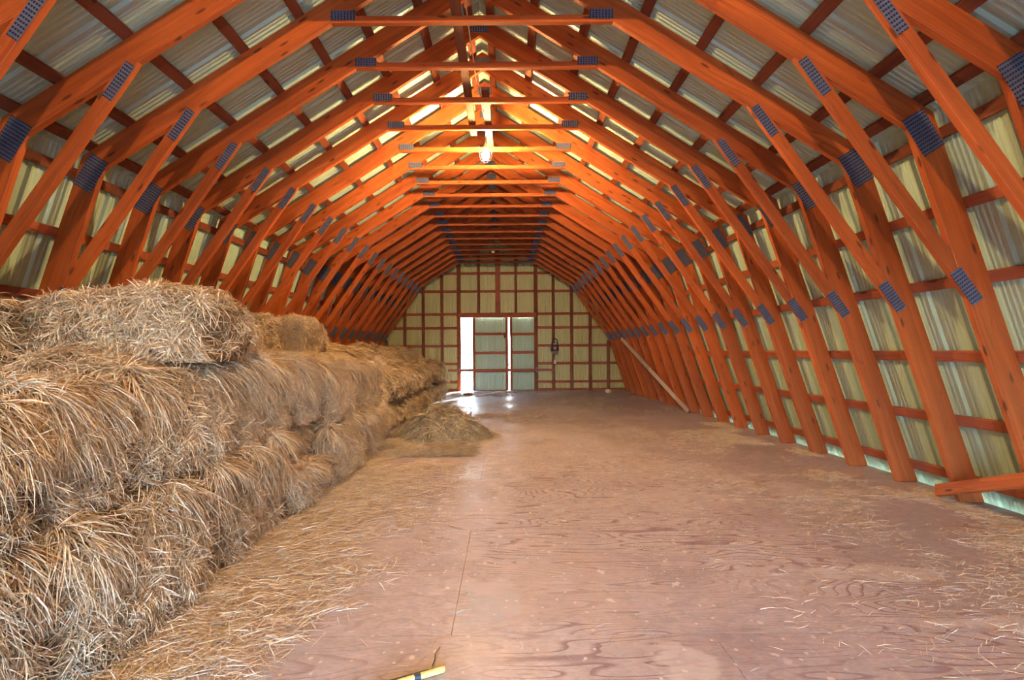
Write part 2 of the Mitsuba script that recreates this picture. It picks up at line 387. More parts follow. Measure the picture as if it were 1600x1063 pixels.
# ------------------------------------------------------------------ far gable wall
PX = YE / FPX
def zx(px): return CAMX + (px - VPX) * PX
def zz(py): return CAMZ - (py - 548.5) * PX
used['wall_back'] = 1
tag('wall_back', 'far gable wall of ribbed metal sheets with girts and studs', kind='structure')
def roof_z(x): return np.minimum(RZ0 - 0.628 * np.abs(x), (WX0 - np.abs(x)) / 0.335) + 0.02
DX0, DX1, DZ1 = zx(719), zx(836), zz(496.5)
studs_px = [544.5, 574, 603.5, 632.4, 661.6, 690.8, 717.2, 748.4, 778.5, 806.5, 837.6, 865, 893.5, 922.6, 951, 980]
SD = 0.06                                    # stud depth
YG = YE + SD                                 # girts behind the studs, sheets behind them
def wall_member(x0, x1, z0, z1, y0, y1, axis, bsdf='girt_timber', name='stud', parent='wall_back'):
    return put(name, prism_ply([(x0, z0), (x1, z0), (x1, z1), (x0, z1)], y0, y1, axis, bsdf, off=RNG.uniform(0, 30)), parent)
for i, px in enumerate(studs_px):
    x = zx(px)
    zt = min(bot(abs(x)) + 0.12, (4.263 - abs(x)) / 0.335)
    if zt < 0.2: continue
    z0 = 0.0 if not (DX0 + 0.02 < x < DX1 - 0.02) else DZ1 + 0.17
    if px == 778.5:
        wall_member(x - 0.08, x + 0.08, DZ1 + 0.03, 4.75, YE - 0.10, YE - 0.02, (0, 1), 'girt_timber', 'centre_post')
    else:
        wd = 0.045 if not (px in (717.2, 837.6)) else 0.06
        wall_member(x - wd, x + wd, z0, zt, YE, YE + SD, (0, 1), 'old_timber', 'stud')
def half_width(z): return min((5.035 - z) / 0.628, 4.333 - 0.335 * z)
for py in (398, 426.5, 454.8, 490.5, 512.2, 540.4, 568.5, 597.2, 609.5):
    z = zz(py)
    hw = half_width(z)
    segs = [(-hw, hw)] if z > DZ1 + 0.2 else [(-hw, DX0 - 0.01), (DX1 + 0.01, hw)]
    for a, b in segs:
        wall_member(a, b, z - 0.043, z + 0.043, YG, YG + 0.036, (1, 0), 'girt_timber', 'girt')
wall_member(DX0 - 0.05, DX1 + 0.05, DZ1 + 0.01, DZ1 + 0.165, YE - 0.02, YE + SD - 0.005, (1, 0), 'girt_timber', 'door_header')
YS = YG + 0.038
for wl, yy, sgn, dx0, dx1, dz in (('wall_back', YS, 1, DX0 - 0.02, DX1 + 0.02, DZ1 + 0.08), ('wall_front', YB, -1, -2.6, 2.6, 2.35)):
    if wl == 'wall_front':
        used[wl] = 1
        tag(wl, 'gable wall behind the camera with its wide open doorway', kind='structure')
    xs = [-4.45]
    while xs[-1] < 4.4:
        a = xs[-1]
        b = min(a + SW, 4.45)
        for e in (dx0, dx1):
            if a < e - 0.1 < b - 0.1: b = min(b, e)
        xs.append(b)
    for a, b in zip(xs[:-1], xs[1:]):
        n = max(1, round((b - a) / 0.2286))
        inside = dx0 - 0.01 < a and b < dx1 + 0.01
        s0 = lambda w: w * 0 + (dz if inside else -0.12)
        fr = lambda s, w, h: np.stack([a + w, yy + sgn * h + 0 * w, s], 1)
        V, F, UV = ribbed_sheet(b - a, s0, lambda w: np.maximum(roof_z(a + w), s0(w)), fr, fine=True)
        if sgn < 0: F = F[:, ::-1]
        put('siding_sheet', mikit.ply((V, F), 'gable_metal', uv=UV + a * 3 + 90), wl)

# sliding door leaves outside the opening
YD = YS + 0.03
def door(name, label, x0, x1, rails, px_extra):
    used[name] = 1
    tag(name, label, kind='structure')
    z0, z1 = -0.04, DZ1 + 0.1
    fr = lambda s, w, h: np.stack([x0 + w, YD + 0.042 + h, s], 1)
    V, F, UV = ribbed_sheet(x1 - x0, lambda w: w * 0 + z0, lambda w: w * 0 + z1, fr)
    put('panel', mikit.ply((V, F), 'sheet_metal', uv=UV + x0 * 5), name)
    for xa in (x0 + 0.001, x1 - 0.071):
        wall_member(xa, xa + 0.07, z0, z1, YD, YD + 0.036, (0, 1), 'old_timber', 'stile', name)
    for py in rails:
        z = zz(py)
        wall_member(x0 + 0.07, x1 - 0.07, z - 0.045, z + 0.045, YD + 0.004, YD + 0.038, (1, 0), 'girt_timber', 'rail', name)
    wall_member(x0 + 0.07, x1 - 0.07, z0, z0 + 0.05, YD + 0.004, YD + 0.038, (1, 0), 'old_timber', 'rail', name)
door('door_1', 'wider metal sliding door leaf right of the bright opening', zx(738.5), zx(793.6), (521.5, 551.5, 580), None)
door('door_2', 'narrower metal sliding door leaf at the right of the doorway', zx(797.3), zx(838.5), (522, 551, 580), None)
for i, (px, py) in enumerate(((788.5, 525),)):
    c = at(px, py, YD - 0.01)
    m = trimesh.creation.box((0.10, 0.03, 0.17)); m.apply_translation(c)
    pl = prism_ply([(c[0] - 0.05, c[2] + 0.08), (c[0] + 0.05, c[2] + 0.08), (c[0] + 0.03, c[2] - 0.07), (c[0] - 0.01, c[2] - 0.09)], YD - 0.03, YD, (0, 1), 'old_timber')
    put('latch_block', pl, 'door_1')
# bar across the doorway, its brackets and the loose rails beside it
b0, b1 = at(700, 578.5, YE - 0.06), at(867, 578.5, YE - 0.06)
k = thing('door_bar', 'long wooden bar fastened across the far doorway', 'bar')
put('bar', bar(b0, b1, 0.075, 0.036, (0, 1, 0), 'girt_timber'), k)
for px in (717, 838):
    c = at(px, 578.5, YE - 0.035)
    put('bracket', bar(c + [0, 0, -0.09], c + [0, 0, 0.09], 0.05, 0.05, (0, 1, 0), 'dark_metal'), k)
jb = at(717, 595, YE - 0.03)
tag(put('short_post', bar((jb[0], jb[1], 0.0), (jb[0], jb[1], zz(584)), 0.09, 0.05, (0, 1, 0), 'timber')), 'short reddish timber upright at the left side of the far doorway', 'post')
# rope hanging where the leaves meet
pts = [at(795.2, y, YD - 0.04) + [0.012 * math.sin(y), 0, 0] for y in np.linspace(566, 586, 14)]
def tube_mesh(pts, r, sides=8):
    pts = np.asarray(pts, float)
    t = np.gradient(pts, axis=0); t /= np.linalg.norm(t, axis=1, keepdims=True) + 1e-12
    ref = np.where(np.abs(t[:, 2:]) < 0.9, [0, 0, 1.0], [1.0, 0, 0])
    a = np.cross(t, ref); a /= np.linalg.norm(a, axis=1, keepdims=True) + 1e-12
    b = np.cross(t, a)
    ang = np.arange(sides) * 2 * np.pi / sides
    rr = np.broadcast_to(r, (len(pts),))[:, None, None]
    V = (pts[:, None] + rr * (np.cos(ang)[None, :, None] * a[:, None] + np.sin(ang)[None, :, None] * b[:, None])).reshape(-1, 3)
    i, j = np.meshgrid(np.arange(len(pts) - 1), np.arange(sides), indexing='ij')
    F = np.stack([i * sides + j, i * sides + (j + 1) % sides, (i + 1) * sides + (j + 1) % sides, (i + 1) * sides + j], -1).reshape(-1, 4)
    F = np.vstack([F[:, [0, 1, 2]], F[:, [0, 2, 3]]])
    n0 = len(V)
    V = np.vstack([V, pts[:1], pts[-1:]])
    jj = np.arange(sides)
    F = np.vstack([F, np.stack([np.full(sides, n0), (jj + 1) % sides, jj], 1), np.stack([np.full(sides, n0 + 1), n0 - sides + jj, n0 - sides + (jj + 1) % sides], 1)])
    m = trimesh.Trimesh(V, F, process=False)
    if m.volume < 0: m.invert()
    return m
tag(put('door_rope', mikit.ply(tube_mesh(pts, 0.014), 'old_timber', smooth=True)), 'dark knotted rope tying the two door leaves at the bar', 'rope')

# ------------------------------------------------------------------ lamps
def lathe(profile, n=24):
    m = trimesh.creation.revolve(np.array(profile, float), sections=n)
    if m.volume < 0: m.invert()
    return m
def hanging_bulb(x, y, z, label, radiance, ztop, sc=1.0):
    k = thing('hanging_bulb', label, 'light bulb')
    a = np.linspace(0, math.pi * 0.80, 14)
    R = 0.036 * sc
    prof = [(1e-5, -R)] + [(R * math.sin(t), -R * math.cos(t)) for t in a[1:]] + [(0.016 * sc, 0.052 * sc), (0.0155 * sc, 0.06 * sc), (1e-5, 0.06 * sc)]
    m = lathe(prof); m.apply_translation((x, y, z))
    d = mikit.ply(m, 'frosted_bulb', smooth=True)
    if radiance: d['emitter'] = {'type': 'area', 'radiance': {'type': 'rgb', 'value': (LAMP_TINT * radiance).tolist()}}
    put('bulb', d, k)
    s = lathe([(1e-5, 0.058), (0.022, 0.058), (0.024, 0.075), (0.022, 0.11), (0.012, 0.125), (1e-5, 0.125)]); s.apply_translation((x, y, z + 0.058 * (sc - 1)))
    put('socket', mikit.ply(s, 'white_plastic' if not radiance else 'brass', smooth=40), k)
    c = tube_mesh([(x, y, z + 0.12 + 0.055 * (sc - 1)), (x + 0.004, y, (z + ztop) / 2 + 0.08), (x, y, ztop)], 0.004)
    put('cord', mikit.ply(c, 'white_plastic', smooth=True), k)
    return k
LY, LX, LZ = DK(4) + 0.30, CAMX + (761 - VPX) / FPX * (DK(4) + 0.30), CAMZ + (548.5 - 243) / FPX * (DK(4) + 0.30)
lk = hanging_bulb(LX, LY, LZ, 'glowing bare bulb hanging under the tie beams near the ridge', LAMP_FAR / 2.56, TIE1 + 0.0, 1.6)
# wire cage round the glowing bulb
cg = []
for i in range(6):
    a = i * math.pi / 3
    cg.append(tube_mesh([(LX + r * math.cos(a), LY + r * math.sin(a), LZ + h) for r, h in ((0.024, 0.14), (0.075, 0.07), (0.085, 0.0), (0.06, -0.07), (0.004, -0.10))], 0.0016, 5))
for r, h in ((0.080, 0.04), (0.076, -0.04)):
    cg.append(tube_mesh([(LX + r * math.cos(t), LY + r * math.sin(t), LZ + h) for t in np.linspace(0, 2 * math.pi, 25)], 0.0016, 5))
put('cage', mikit.ply(trimesh.util.concatenate(cg), 'galvanised', smooth=True), lk)
hanging_bulb(0.02, 0.0, 4.03, 'glowing bare bulb hanging from the tie beams behind the viewer', LAMP_NEAR, TIE1)
fb = at(771.5, 392, DK(15) + 0.2)
hanging_bulb(fb[0], fb[1], fb[2] - 0.02, 'unlit white bulb hanging from the tie beams near the far gable wall', None, TIE1 + 0.02, 1.5)
cab = [(-0.06, 0.5, TIE1 + 0.03)]
for k in range(-3, 5):
    xk = {-3: -0.06, -2: -0.055, -1: -0.05, 0: -0.045, 1: -0.043, 2: -0.03, 3: 0.01, 4: 0.04}[k]
    cab += [(xk, DK(k), TIE1 + 0.012), (xk + 0.004, DK(k) + 0.3, TIE1 + 0.002)]
cab[-1] = (LX, LY, TIE1 - 0.0)
tag(put('power_cable', mikit.ply(tube_mesh(cab, 0.0055), 'white_plastic', smooth=True)), 'white cable running over the tie beams to the glowing bulb', 'cable')

# ------------------------------------------------------------------ loose timbers by the right wall
k = put('loose_beam', bar((pin(0.06) - 0.05, 3.92, 0.064), (pin(0.56) - 0.06, 2.72, 0.56), 0.10, 0.042, (-1, 0.1, 0.335), 'timber'))
tag(k, 'loose sawn timber leaning low against the nearest right-hand posts', 'timber')
k = put('leaning_board', bar((pin(0.05) - 0.09, 9.15, 0.045), (pin(1.62) - 0.06, 12.5, 1.66), 0.09, 0.03, (-1, 0, 0.335), 'grey_timber'))
tag(k, 'pale grey board leaning along the far right-hand posts', 'board')

# ------------------------------------------------------------------ hay
PAL = np.array([[0.70, 0.575, 0.43], [0.60, 0.495, 0.375], [0.48, 0.37, 0.255], [0.36, 0.22, 0.125], [0.54, 0.50, 0.36], [0.84, 0.75, 0.64]])
PALP = [0.27, 0.26, 0.19, 0.11, 0.06, 0.11]
CORE = np.array([0.15, 0.085, 0.045])

def ribbons(P, Nn, Dd, Ln, Wd, lift, droop, rng, segs=3, cols=None):
    """Thin hay blades: from P along Dd, Ln long, Wd wide, arching off the surface along Nn and sagging."""
    n = len(P)
    side = np.cross(Dd, Nn + rng.normal(0, 0.6, (n, 3)))
    side /= np.linalg.norm(side, axis=1, keepdims=True) + 1e-9
    bend = np.cross(Dd, Nn) * rng.normal(0, 0.22, (n, 1))
    ts = np.linspace(0, 1, segs + 1)
    rows = []
    for t in ts:
        c = P + Dd * (Ln * t)[:, None] + Nn * (lift * np.sin(t * 2.2))[:, None] + bend * (Ln * t * t)[:, None]
        c[:, 2] -= droop * Ln * t * t
        w = Wd * (1 - 0.55 * t * t)
        rows.append((c, w))
    V = np.empty((n, 2 * segs + 1, 3))
    for i, (c, w) in enumerate(rows[:-1]):
        V[:, 2 * i] = c - side * (w / 2)[:, None]
        V[:, 2 * i + 1] = c + side * (w / 2)[:, None]
    V[:, 2 * segs] = rows[-1][0]
    f = []
    for i in range(segs - 1):
        f += [[2 * i, 2 * i + 1, 2 * i + 3], [2 * i, 2 * i + 3, 2 * i + 2]]
    f += [[2 * segs - 2, 2 * segs - 1, 2 * segs]]
    F = (np.array(f)[None] + (np.arange(n) * (2 * segs + 1))[:, None, None]).reshape(-1, 3)
    if cols is None:
        cols = PAL[rng.choice(len(PAL), n, p=PALP)] * rng.uniform(0.75, 1.15, (n, 1))
    C = np.repeat(cols, 2 * segs + 1, axis=0)
    return V.reshape(-1, 3), F, np.clip(C, 0, 0.9)

def rounded_box(L, W, H, seed, res=0.045, r=0.09, bump=0.03):
    m = trimesh.creation.box((L, W, H))
    while m.edges_unique_length.max() > res * 1.8:
        m = m.subdivide()
    v = m.vertices
    half = np.array([L, W, H]) / 2
    c = np.clip(v, -(half - r), half - r)
    d = v - c
    l = np.linalg.norm(d, axis=1, keepdims=True)
    out = np.abs(v) >= half - 1e-6
    v = np.where(l > 1e-9, c + d / np.maximum(l, 1e-9) * np.minimum(l, r), v)
    nrm = d / np.maximum(l, 1e-9)
    ns = (meshkit.fbm(v * 6.0 + seed * 7.3, 3, seed) - 0.5) * 2 * bump + (meshkit.noise(v * 2.2 + seed * 3.1, seed + 9) - 0.5) * bump * 1.6
    v = v + nrm * ns[:, None]
    v[:, 2] += H / 2
    v[:, 2] = np.maximum(v[:, 2], 0.0)
    return trimesh.Trimesh(v, m.faces, process=False)

def make_bale(seed, L, W, H, n, wid, segs=3, fray=1.0, len_=(0.05, 0.13), r=0.085, bump=0.055, contrast=0.8):
    """Local: x along the bale (barn's y), front is +y, base at z = 0."""
    rng = np.random.default_rng(seed)
    core = rounded_box(L, W, H, seed, bump=bump, r=r)
    pts, fi = trimesh.sample.sample_surface(core, int(n * 2.6), seed=seed)
    sh = rng.permutation(len(pts))
    pts, nn = np.array(pts)[sh], np.array(core.face_normals[fi])[sh]
    tuft = meshkit.fbm(pts * [9.0, 9.0, 5.0] + seed * 3, 3, 21)          # tufts and bare hollows
    keep = (nn[:, 2] > -0.4) & (nn[:, 1] > -0.6) & (rng.random(len(pts)) < (0.25 + 1.5 * np.clip(tuft - 0.3, 0, 1)) * np.where(np.abs(nn[:, 0]) > 0.75, 0.35, 1.0))
    pts, nn, tuft = pts[keep][:n], nn[keep][:n], tuft[keep][:n]
    m = len(pts)
    up = np.array([0, 0, 1.0])
    grav = -up + nn * (nn @ up)[:, None]
    steep = np.linalg.norm(grav, axis=1)
    rnd = rng.normal(0, 1, (m, 3)); rnd -= nn * np.sum(rnd * nn, 1, keepdims=True)
    rnd /= np.linalg.norm(rnd, axis=1, keepdims=True)
    q = pts * 8.0 + seed                                                   # neighbouring blades share a direction
    cl = np.stack([meshkit.noise(q, 1), meshkit.noise(q, 2), meshkit.noise(q, 3)], 1) * 2 - 1
    cl -= nn * np.sum(cl * nn, 1, keepdims=True)
    outw = np.stack([pts[:, 0] * 0, np.clip(pts[:, 1] / (W / 2), -0.2, 1) * 1.0, 0 * pts[:, 0]], 1)
    outw -= nn * np.sum(outw * nn, 1, keepdims=True)
    low = np.clip(1.25 - pts[:, 2] / H, 0.25, 1.0)[:, None]
    d = grav * fray * (1.25 - 0.5 * low) + cl * 0.95 + rnd * (0.65 + 0.5 * low) + outw * (1 - np.minimum(steep, 1))[:, None] * 0.6
    wild = rng.random(m) < (0.5 if fray > 0.5 else 0.7)
    d[wild] = rnd[wild] + 0.2 * grav[wild]
    d += nn * (rng.normal(0.10, 0.20, (m, 1)) * (0.35 + 0.65 * np.minimum(steep, 1))[:, None])
    d /= np.linalg.norm(d, axis=1, keepdims=True) + 1e-9
    ln = rng.uniform(*len_, m) * (0.7 + 0.8 * meshkit.noise(pts * 5 + 40 + seed, 4))
    fr = (pts[:, 2] > H * 0.66) & (pts[:, 1] > W * 0.2) & (rng.random(m) < 0.55) & (steep > 0.45) & (fray > 0.5) & (meshkit.noise(pts * [6, 2, 2] + seed, 12) > 0.4)
    ln[fr] *= 1.7                                                          # long fringe over the upper front edge
    d[fr] = d[fr] * 0.35 + grav[fr] + nn[fr] * 0.12
    d[fr] /= np.linalg.norm(d[fr], axis=1, keepdims=True) + 1e-9
    wd = rng.uniform(0.55, 1.3, m) * wid
    lift = rng.uniform(0.002, 0.02, m) + 0.05 * np.clip(tuft - 0.45, 0, 1)
    tone = 1 - contrast / 2 + contrast * tuft  # shade put into the blade colour: darker in hollows, paler on tufts
    cols = PAL[rng.choice(len(PAL), m, p=PALP)] * (rng.uniform(0.6, 1.3, m) * tone)[:, None]
    V, F, C = ribbons(pts - nn * 0.006 + nn * (0.06 * np.clip(tuft - 0.45, 0, 1))[:, None], nn, d, ln, wd, lift, 0.18, rng, segs, cols)
    cv = np.array(core.vertices)
    cc = CORE * (0.7 + 0.7 * meshkit.fbm(cv * 20, 2, 3))[:, None]
    return np.vstack([cv, V]), np.vstack([core.faces, F + len(cv)]), np.vstack([cc, C])

BL, BWD, BH = 0.90, 0.62, 0.62
near_protos, far_protos = [], []
for s in range(4):
    V, F, C = make_bale(11 + s, BL, BWD, BH, 25000, 0.0052, contrast=1.1)
    V[:, 2] = np.maximum(V[:, 2], 0.001)
    near_protos.append(mikit.ply((V, F), 'hay', color=C))
SL, SWD, SH = 0.90, 0.46, 0.37
small_protos = []
for s in range(2):
    V, F, C = make_bale(31 + s, SL, SWD, SH, 17000, 0.005, fray=0.3, len_=(0.04, 0.10), contrast=1.1)
    V[:, 2] = np.maximum(V[:, 2], 0.001)
    small_protos.append(mikit.ply((V, F), 'hay', color=C))
for s in range(3):
    V, F, C = make_bale(51 + s, BL, BWD, BH, 9000, 0.0125, 2, r=0.15, bump=0.09, contrast=1.5)
    V[:, 2] = np.maximum(V[:, 2], 0.001)
    far_protos.append(mikit.ply((V, F), 'hay', color=C))

count = 0
def bale(label, x_front, d0, d1, z0, z1, depth=0.60, lod='near', group=None, rot=0.0, i=None):
    """A bale whose front face lies at x_front, from depth d0 to d1 along the barn and z0 to z1 in height."""
    global count
    protos = near_protos if lod == 'near' else far_protos
    count += 1
    p = protos[(count if i is None else i) % len(protos)]
    if lod == 'near':
        if z0 > 0.3: z0 -= 0.02; x_front -= 0.045
        else: x_front += 0.03
    L, H = d1 - d0 - (0.06 if lod == 'near' else 0.07), z1 - z0
    rot += RNG.uniform(-3.5, 3.5) if lod == 'near' else RNG.uniform(-1.5, 1.5)
    x_front += -0.07 + 0.0087 * (d0 + d1) / 2
    # local x -> barn +y, local y (front) -> barn +x
    M = T().translate([x_front - depth / 2, (d0 + d1) / 2, z0]) @ T().rotate([0, 0, 1], rot) @ T([[0, 1, 0, 0], [1 if count % 2 else -1, 0, 0, 0], [0, 0, 1, 0], [0, 0, 0, 1]]) @ T().scale([L / BL, depth / BWD, H / BH])
    k = put('hay_bale', {**p, 'to_world': M})
    tag(k, label, 'hay bale', group or 'hay bales in the long stack')
    return k
G1, G2, G3, G4 = 'bottom layer of the near stack', 'upper layer of the near stack', 'bottom layer of the far stack', 'upper layer of the far stack'
lowA = [(-1.44, 0.82, 1.68, 0.64, 'nearest hay bale on the floor, cut off by the lower left corner'),
        (-1.41, 1.70, 2.50, 0.665, 'hay bale on the floor with ragged front, second from the lower left corner'),
        (-1.43, 2.53, 3.47, 0.70, 'tall pale hay bale on the floor, third from the lower left corner')]
for xf, d0, d1, h, lab in lowA:
    bale(lab, xf, d0, d1, 0, h, group=G1)
bale('low brownish hay bale on the floor, fourth from the lower left corner', -1.41, 3.50, 4.16, 0.0, 0.37, group=G1)
bale('set-back hay bale lying on the low brownish fourth bale', -1.53, 3.50, 4.18, 0.37, 0.70, group=G1)
bale('hay bale with pale end on the floor, fifth from the lower left corner', -1.41, 4.27, 5.17, 0, 0.63, group=G1)
bale('hay bale on the floor at the corner where the stack steps back', -1.40, 5.19, 6.08, 0, 0.61, group=G1)
upA = [(-1.38, 0.86, 1.66, 0.65, 1.17, 'nearest upper hay bale with long strands hanging at the left edge'),
       (-1.43, 1.68, 2.09, 0.66, 1.20, 'narrow upper hay bale with a pale tuft, second from the left edge'),
       (-1.42, 2.12, 2.85, 0.69, 1.275, 'upper hay bale below the big top bale, third from the left edge'),
       (-1.42, 2.86, 3.28, 0.70, 1.29, 'narrow upper hay bale with fringe, above the tall pale floor bale'),
       (-1.47, 3.30, 3.74, 0.70, 1.275, 'orange-topped narrow upper hay bale, fifth from the left edge'),
       (-1.46, 3.76, 4.24, 0.70, 1.27, 'pale fringed narrow upper hay bale, sixth from the left edge'),
       (-1.42, 4.27, 5.14, 0.63, 1.25, 'upper hay bale on the pale-ended fifth floor bale'),
       (-1.41, 5.16, 6.08, 0.61, 1.22, 'upper hay bale at the corner where the stack steps back')]
for xf, d0, d1, z0, z1, lab in upA:
    bale(lab, xf, d0, d1, z0, z1, group=G2)
for j in range(6):
    d0 = 0.86 + j * 0.88
    bale(f'buried hay bale at floor level behind the near stack, {words[j]} from its near end', -2.13, d0, d0 + 0.87, 0, 0.62, depth=1.25, lod='far', group='buried bales of the near stack')
    bale(f'upper hay bale behind the front of the near stack, {words[j]} from its near end', -2.13, d0, d0 + 0.87, 0.63, 1.24, depth=1.25, lod='far', group='rear bales of the near stack')

def top_bale(label, xc, D, z, L=0.92, dep=0.46, H=0.37, rot=0.0, i=0):
    p = small_protos[i % 2]
    # long side faces the camera: local x -> barn x, front (+y) -> barn -y
    xc += -0.07 + 0.0087 * D
    M = T().translate([xc, D, z]) @ T().rotate([0, 0, 1], 180 + rot) @ T().scale([L / SL, dep / SWD, H / SH])
    k = put('hay_bale', {**p, 'to_world': M})
    tag(k, label, 'hay bale', 'bales lying on top of the stack')
    return k
top_bale('bale on top of the stack, cut off by the left edge of the photo', -2.86, 2.42, 1.25, rot=-6, i=1)
tb = top_bale('large bale lying on top of the stack, its long side facing the viewer', -1.90, 2.68, 1.27, L=0.98, dep=0.48, H=0.385, rot=3, i=0)
lp = at(122, 470, 2.62)
loop = [lp + [0, 0, -0.06], lp + [0.03, 0, 0.0], lp + [0.07, 0, 0.025], lp + [0.105, 0, 0.04], lp + [0.125, 0, 0.03], lp + [0.122, 0, -0.05]]
put('twine', mikit.ply(tube_mesh(loop, 0.002, 6), 'twine', smooth=True), tb)
top_bale('orange-lit bale on top of the stack, just right of the large one', -2.27, 4.2, 1.25, L=0.74, dep=0.46, H=0.40, rot=2, i=1)
top_bale('smallest bale on top of the stack, farthest from the viewer', -2.2, 5.1, 1.25, L=0.62, dep=0.46, H=0.41, rot=-4, i=0)

for j in range(7):
    d0 = 6.2 + j * 0.93
    w = words[j]
    x = -1.60 - (0.0, 0.07, -0.03, 0.05, 0.0, 0.06, -0.02)[j]
    bale(f'floor-level hay bale of the far set-back stack, {w} from its near end', x, d0, d0 + 0.91, 0, 0.47 + 0.04 * (j % 2), lod='far', group=G3)
    bale(f'upper front hay bale of the far set-back stack, {w} from its near end', x + (0.03, 0.1, -0.02, 0.08, 0.0, 0.09, 0.03)[j], d0, d0 + 0.91, 0.47 + 0.04 * (j % 2), 1.06 - 0.03 * (j % 2), lod='far', group=G4)
    bale(f'buried floor-level hay bale of the far rear row, {w} from its near end', -2.26, d0, d0 + 0.91, 0, 0.69, depth=0.9, lod='far', group='buried bales of the far stack')
    bale(f'high rear hay bale of the far stack, {w} from its near end', -2.24, d0, d0 + 0.91, 0.69, 1.36 + 0.03 * (j % 2), depth=0.9, lod='far', group='rear bales of the far stack')
bale('last hay bale on the floor by the far doorway, whitened by daylight', -1.60, 12.72, 13.5, 0, 0.8, lod='far', group=G3)

# loose hay heap on the floor
def heap(cx, cy, rx, ry, h, n, seed, wid, name, label, cat, kind=None):
    rng = np.random.default_rng(seed)
    g = 40
    th, rr = np.meshgrid(np.linspace(0, 2 * np.pi, 2 * g, endpoint=False), np.linspace(0, 1, g))
    x, y = rr * np.cos(th), rr * np.sin(th)
    wob = 1 + 0.22 * (meshkit.noise(np.stack([np.cos(th) * 1.5 + 5, np.sin(th) * 1.5, 0 * th + seed], -1), 3) - 0.5) * 2
    z = h * (1 - rr ** 1.7) ** 1.1 * (0.8 + 0.45 * meshkit.fbm(np.stack([x * 2, y * 2, 0 * x + seed], -1), 3, 2))
    V = np.stack([cx + x * rx * wob, cy + y * ry * wob, z + 0.001], -1).reshape(-1, 3)
    i, j = np.meshgrid(np.arange(g - 1), np.arange(2 * g), indexing='ij')
    F = np.stack([i * 2 * g + j, (i + 1) * 2 * g + j, (i + 1) * 2 * g + (j + 1) % (2 * g), i * 2 * g + (j + 1) % (2 * g)], -1).reshape(-1, 4)
    m = trimesh.Trimesh(V, np.vstack([F[:, [0, 1, 2]], F[:, [0, 2, 3]]]), process=False)
    P, fi = trimesh.sample.sample_surface(m, n, seed=seed)
    P, nn = np.array(P), np.array(m.face_normals[fi])
    d = np.array([[0, 0, -1.0]]) + nn * nn[:, 2:] + rng.normal(0, 0.6, (n, 3)) + (np.array([[1.0, -0.5, 0]]) * 0.3)
    d -= nn * np.sum(d * nn, 1, keepdims=True) * 0.85
    d /= np.linalg.norm(d, axis=1, keepdims=True)
    col = (PAL * [0.95, 0.97, 0.9])[rng.choice(len(PAL), n, p=PALP)] * rng.uniform(0.35, 1.05, (n, 1))
    V2, F2, C2 = ribbons(P, nn, d, rng.uniform(0.1, 0.26, n), rng.uniform(0.004, 0.008, n) * wid, rng.uniform(0.003, 0.03, n), 0.12, rng, 3, col)
    V2[:, 2] = np.maximum(V2[:, 2], 0.002)
    k = put(name, mikit.ply((np.vstack([V, V2]), np.vstack([m.faces, F2 + len(V)])), 'hay', color=np.vstack([np.tile(CORE * 1.2, (len(V), 1)), C2])))
    tag(k, label, cat, kind=kind)
    return k
heap(-0.74, 6.95, 0.72, 0.62, 0.43, 11000, 3, 1.9, 'hay_heap', 'loose heap of hay on the floor beside the stack', 'hay heap')

# scattered straw on the floor
def straw(name, label, P, seed, ln=(0.05, 0.17), wd=(0.0022, 0.0046), hmax=0.03, bright=1.0, along=0.0, spread=0.75):
    rng = np.random.default_rng(seed)
    n = len(P)
    a = rng.normal(0, 1, n) * spread + (rng.random(n) < 0.3) * rng.uniform(0, math.pi, n) + along
    d = np.stack([np.cos(a), np.sin(a), rng.normal(0.0, 0.05, n)], 1)
    d /= np.linalg.norm(d, axis=1, keepdims=True)
    nn = np.tile([0, 0, 1.0], (n, 1))
    P3 = np.stack([P[:, 0], P[:, 1], 0.003 + rng.random(n) ** 3 * hmax], 1)
    col = PAL[rng.choice(len(PAL), n, p=[0.3, 0.25, 0.15, 0.08, 0.05, 0.17])] * [1.0, 1.05, 1.12] * rng.uniform(0.75, 1.15, (n, 1)) * bright
    V, F, C = ribbons(P3, nn, d, rng.uniform(*ln, n), rng.uniform(*wd, n), rng.uniform(0, 0.008, n), 0.0, rng, 2, col)
    V[:, 2] = np.maximum(V[:, 2], 0.0015)
    tag(put(name, mikit.ply((V, F), 'hay', color=C)), label, 'straw', kind='stuff')
r = np.random.default_rng(5)
def patchy(P, lo, f=1.6, s=0):
    q = np.concatenate([P * f, np.zeros((len(P), 1)) + s], 1)
    return P[meshkit.fbm(q, 3, s) > lo + 0.12 * r.random(len(P))]
n = 52000
D = r.uniform(1.2, 6.6, n)
x = -1.5 + np.abs(r.exponential(0.34, n))
lim = np.interp(D, [1.2, 2.0, 3.0, 4.5, 6.6], [0.55, 0.75, 1.2, 1.45, 1.6])
P = np.stack([x, D], 1)[x + 1.5 < lim * (0.8 + 0.4 * r.random(n))]
straw('scattered_straw', 'straw littering the floor along the foot of the hay stack', patchy(P, 0.35, 2.0, 1), 21, hmax=0.035, bright=1.2)
n = 9000
P = np.stack([r.uniform(-1.7, -0.15, n), 5.55 + np.abs(r.normal(0, 0.45, n))], 1)
straw('scattered_straw', 'brown straw litter spread in front of the loose heap', P, 22, bright=0.72, hmax=0.03)
n = 48000
D = r.uniform(1.3, 8.0, n); x = 4.12 - np.abs(r.exponential(0.55, n))
P = np.stack([x, D], 1)[x > 1.5]
straw('scattered_straw', 'yellowish straw scattered along the foot of the right wall', patchy(P, 0.42, 1.4, 4), 23, bright=1.25, hmax=0.012, ln=(0.04, 0.13), wd=(0.0016, 0.0034), spread=0.35)
n = 26000
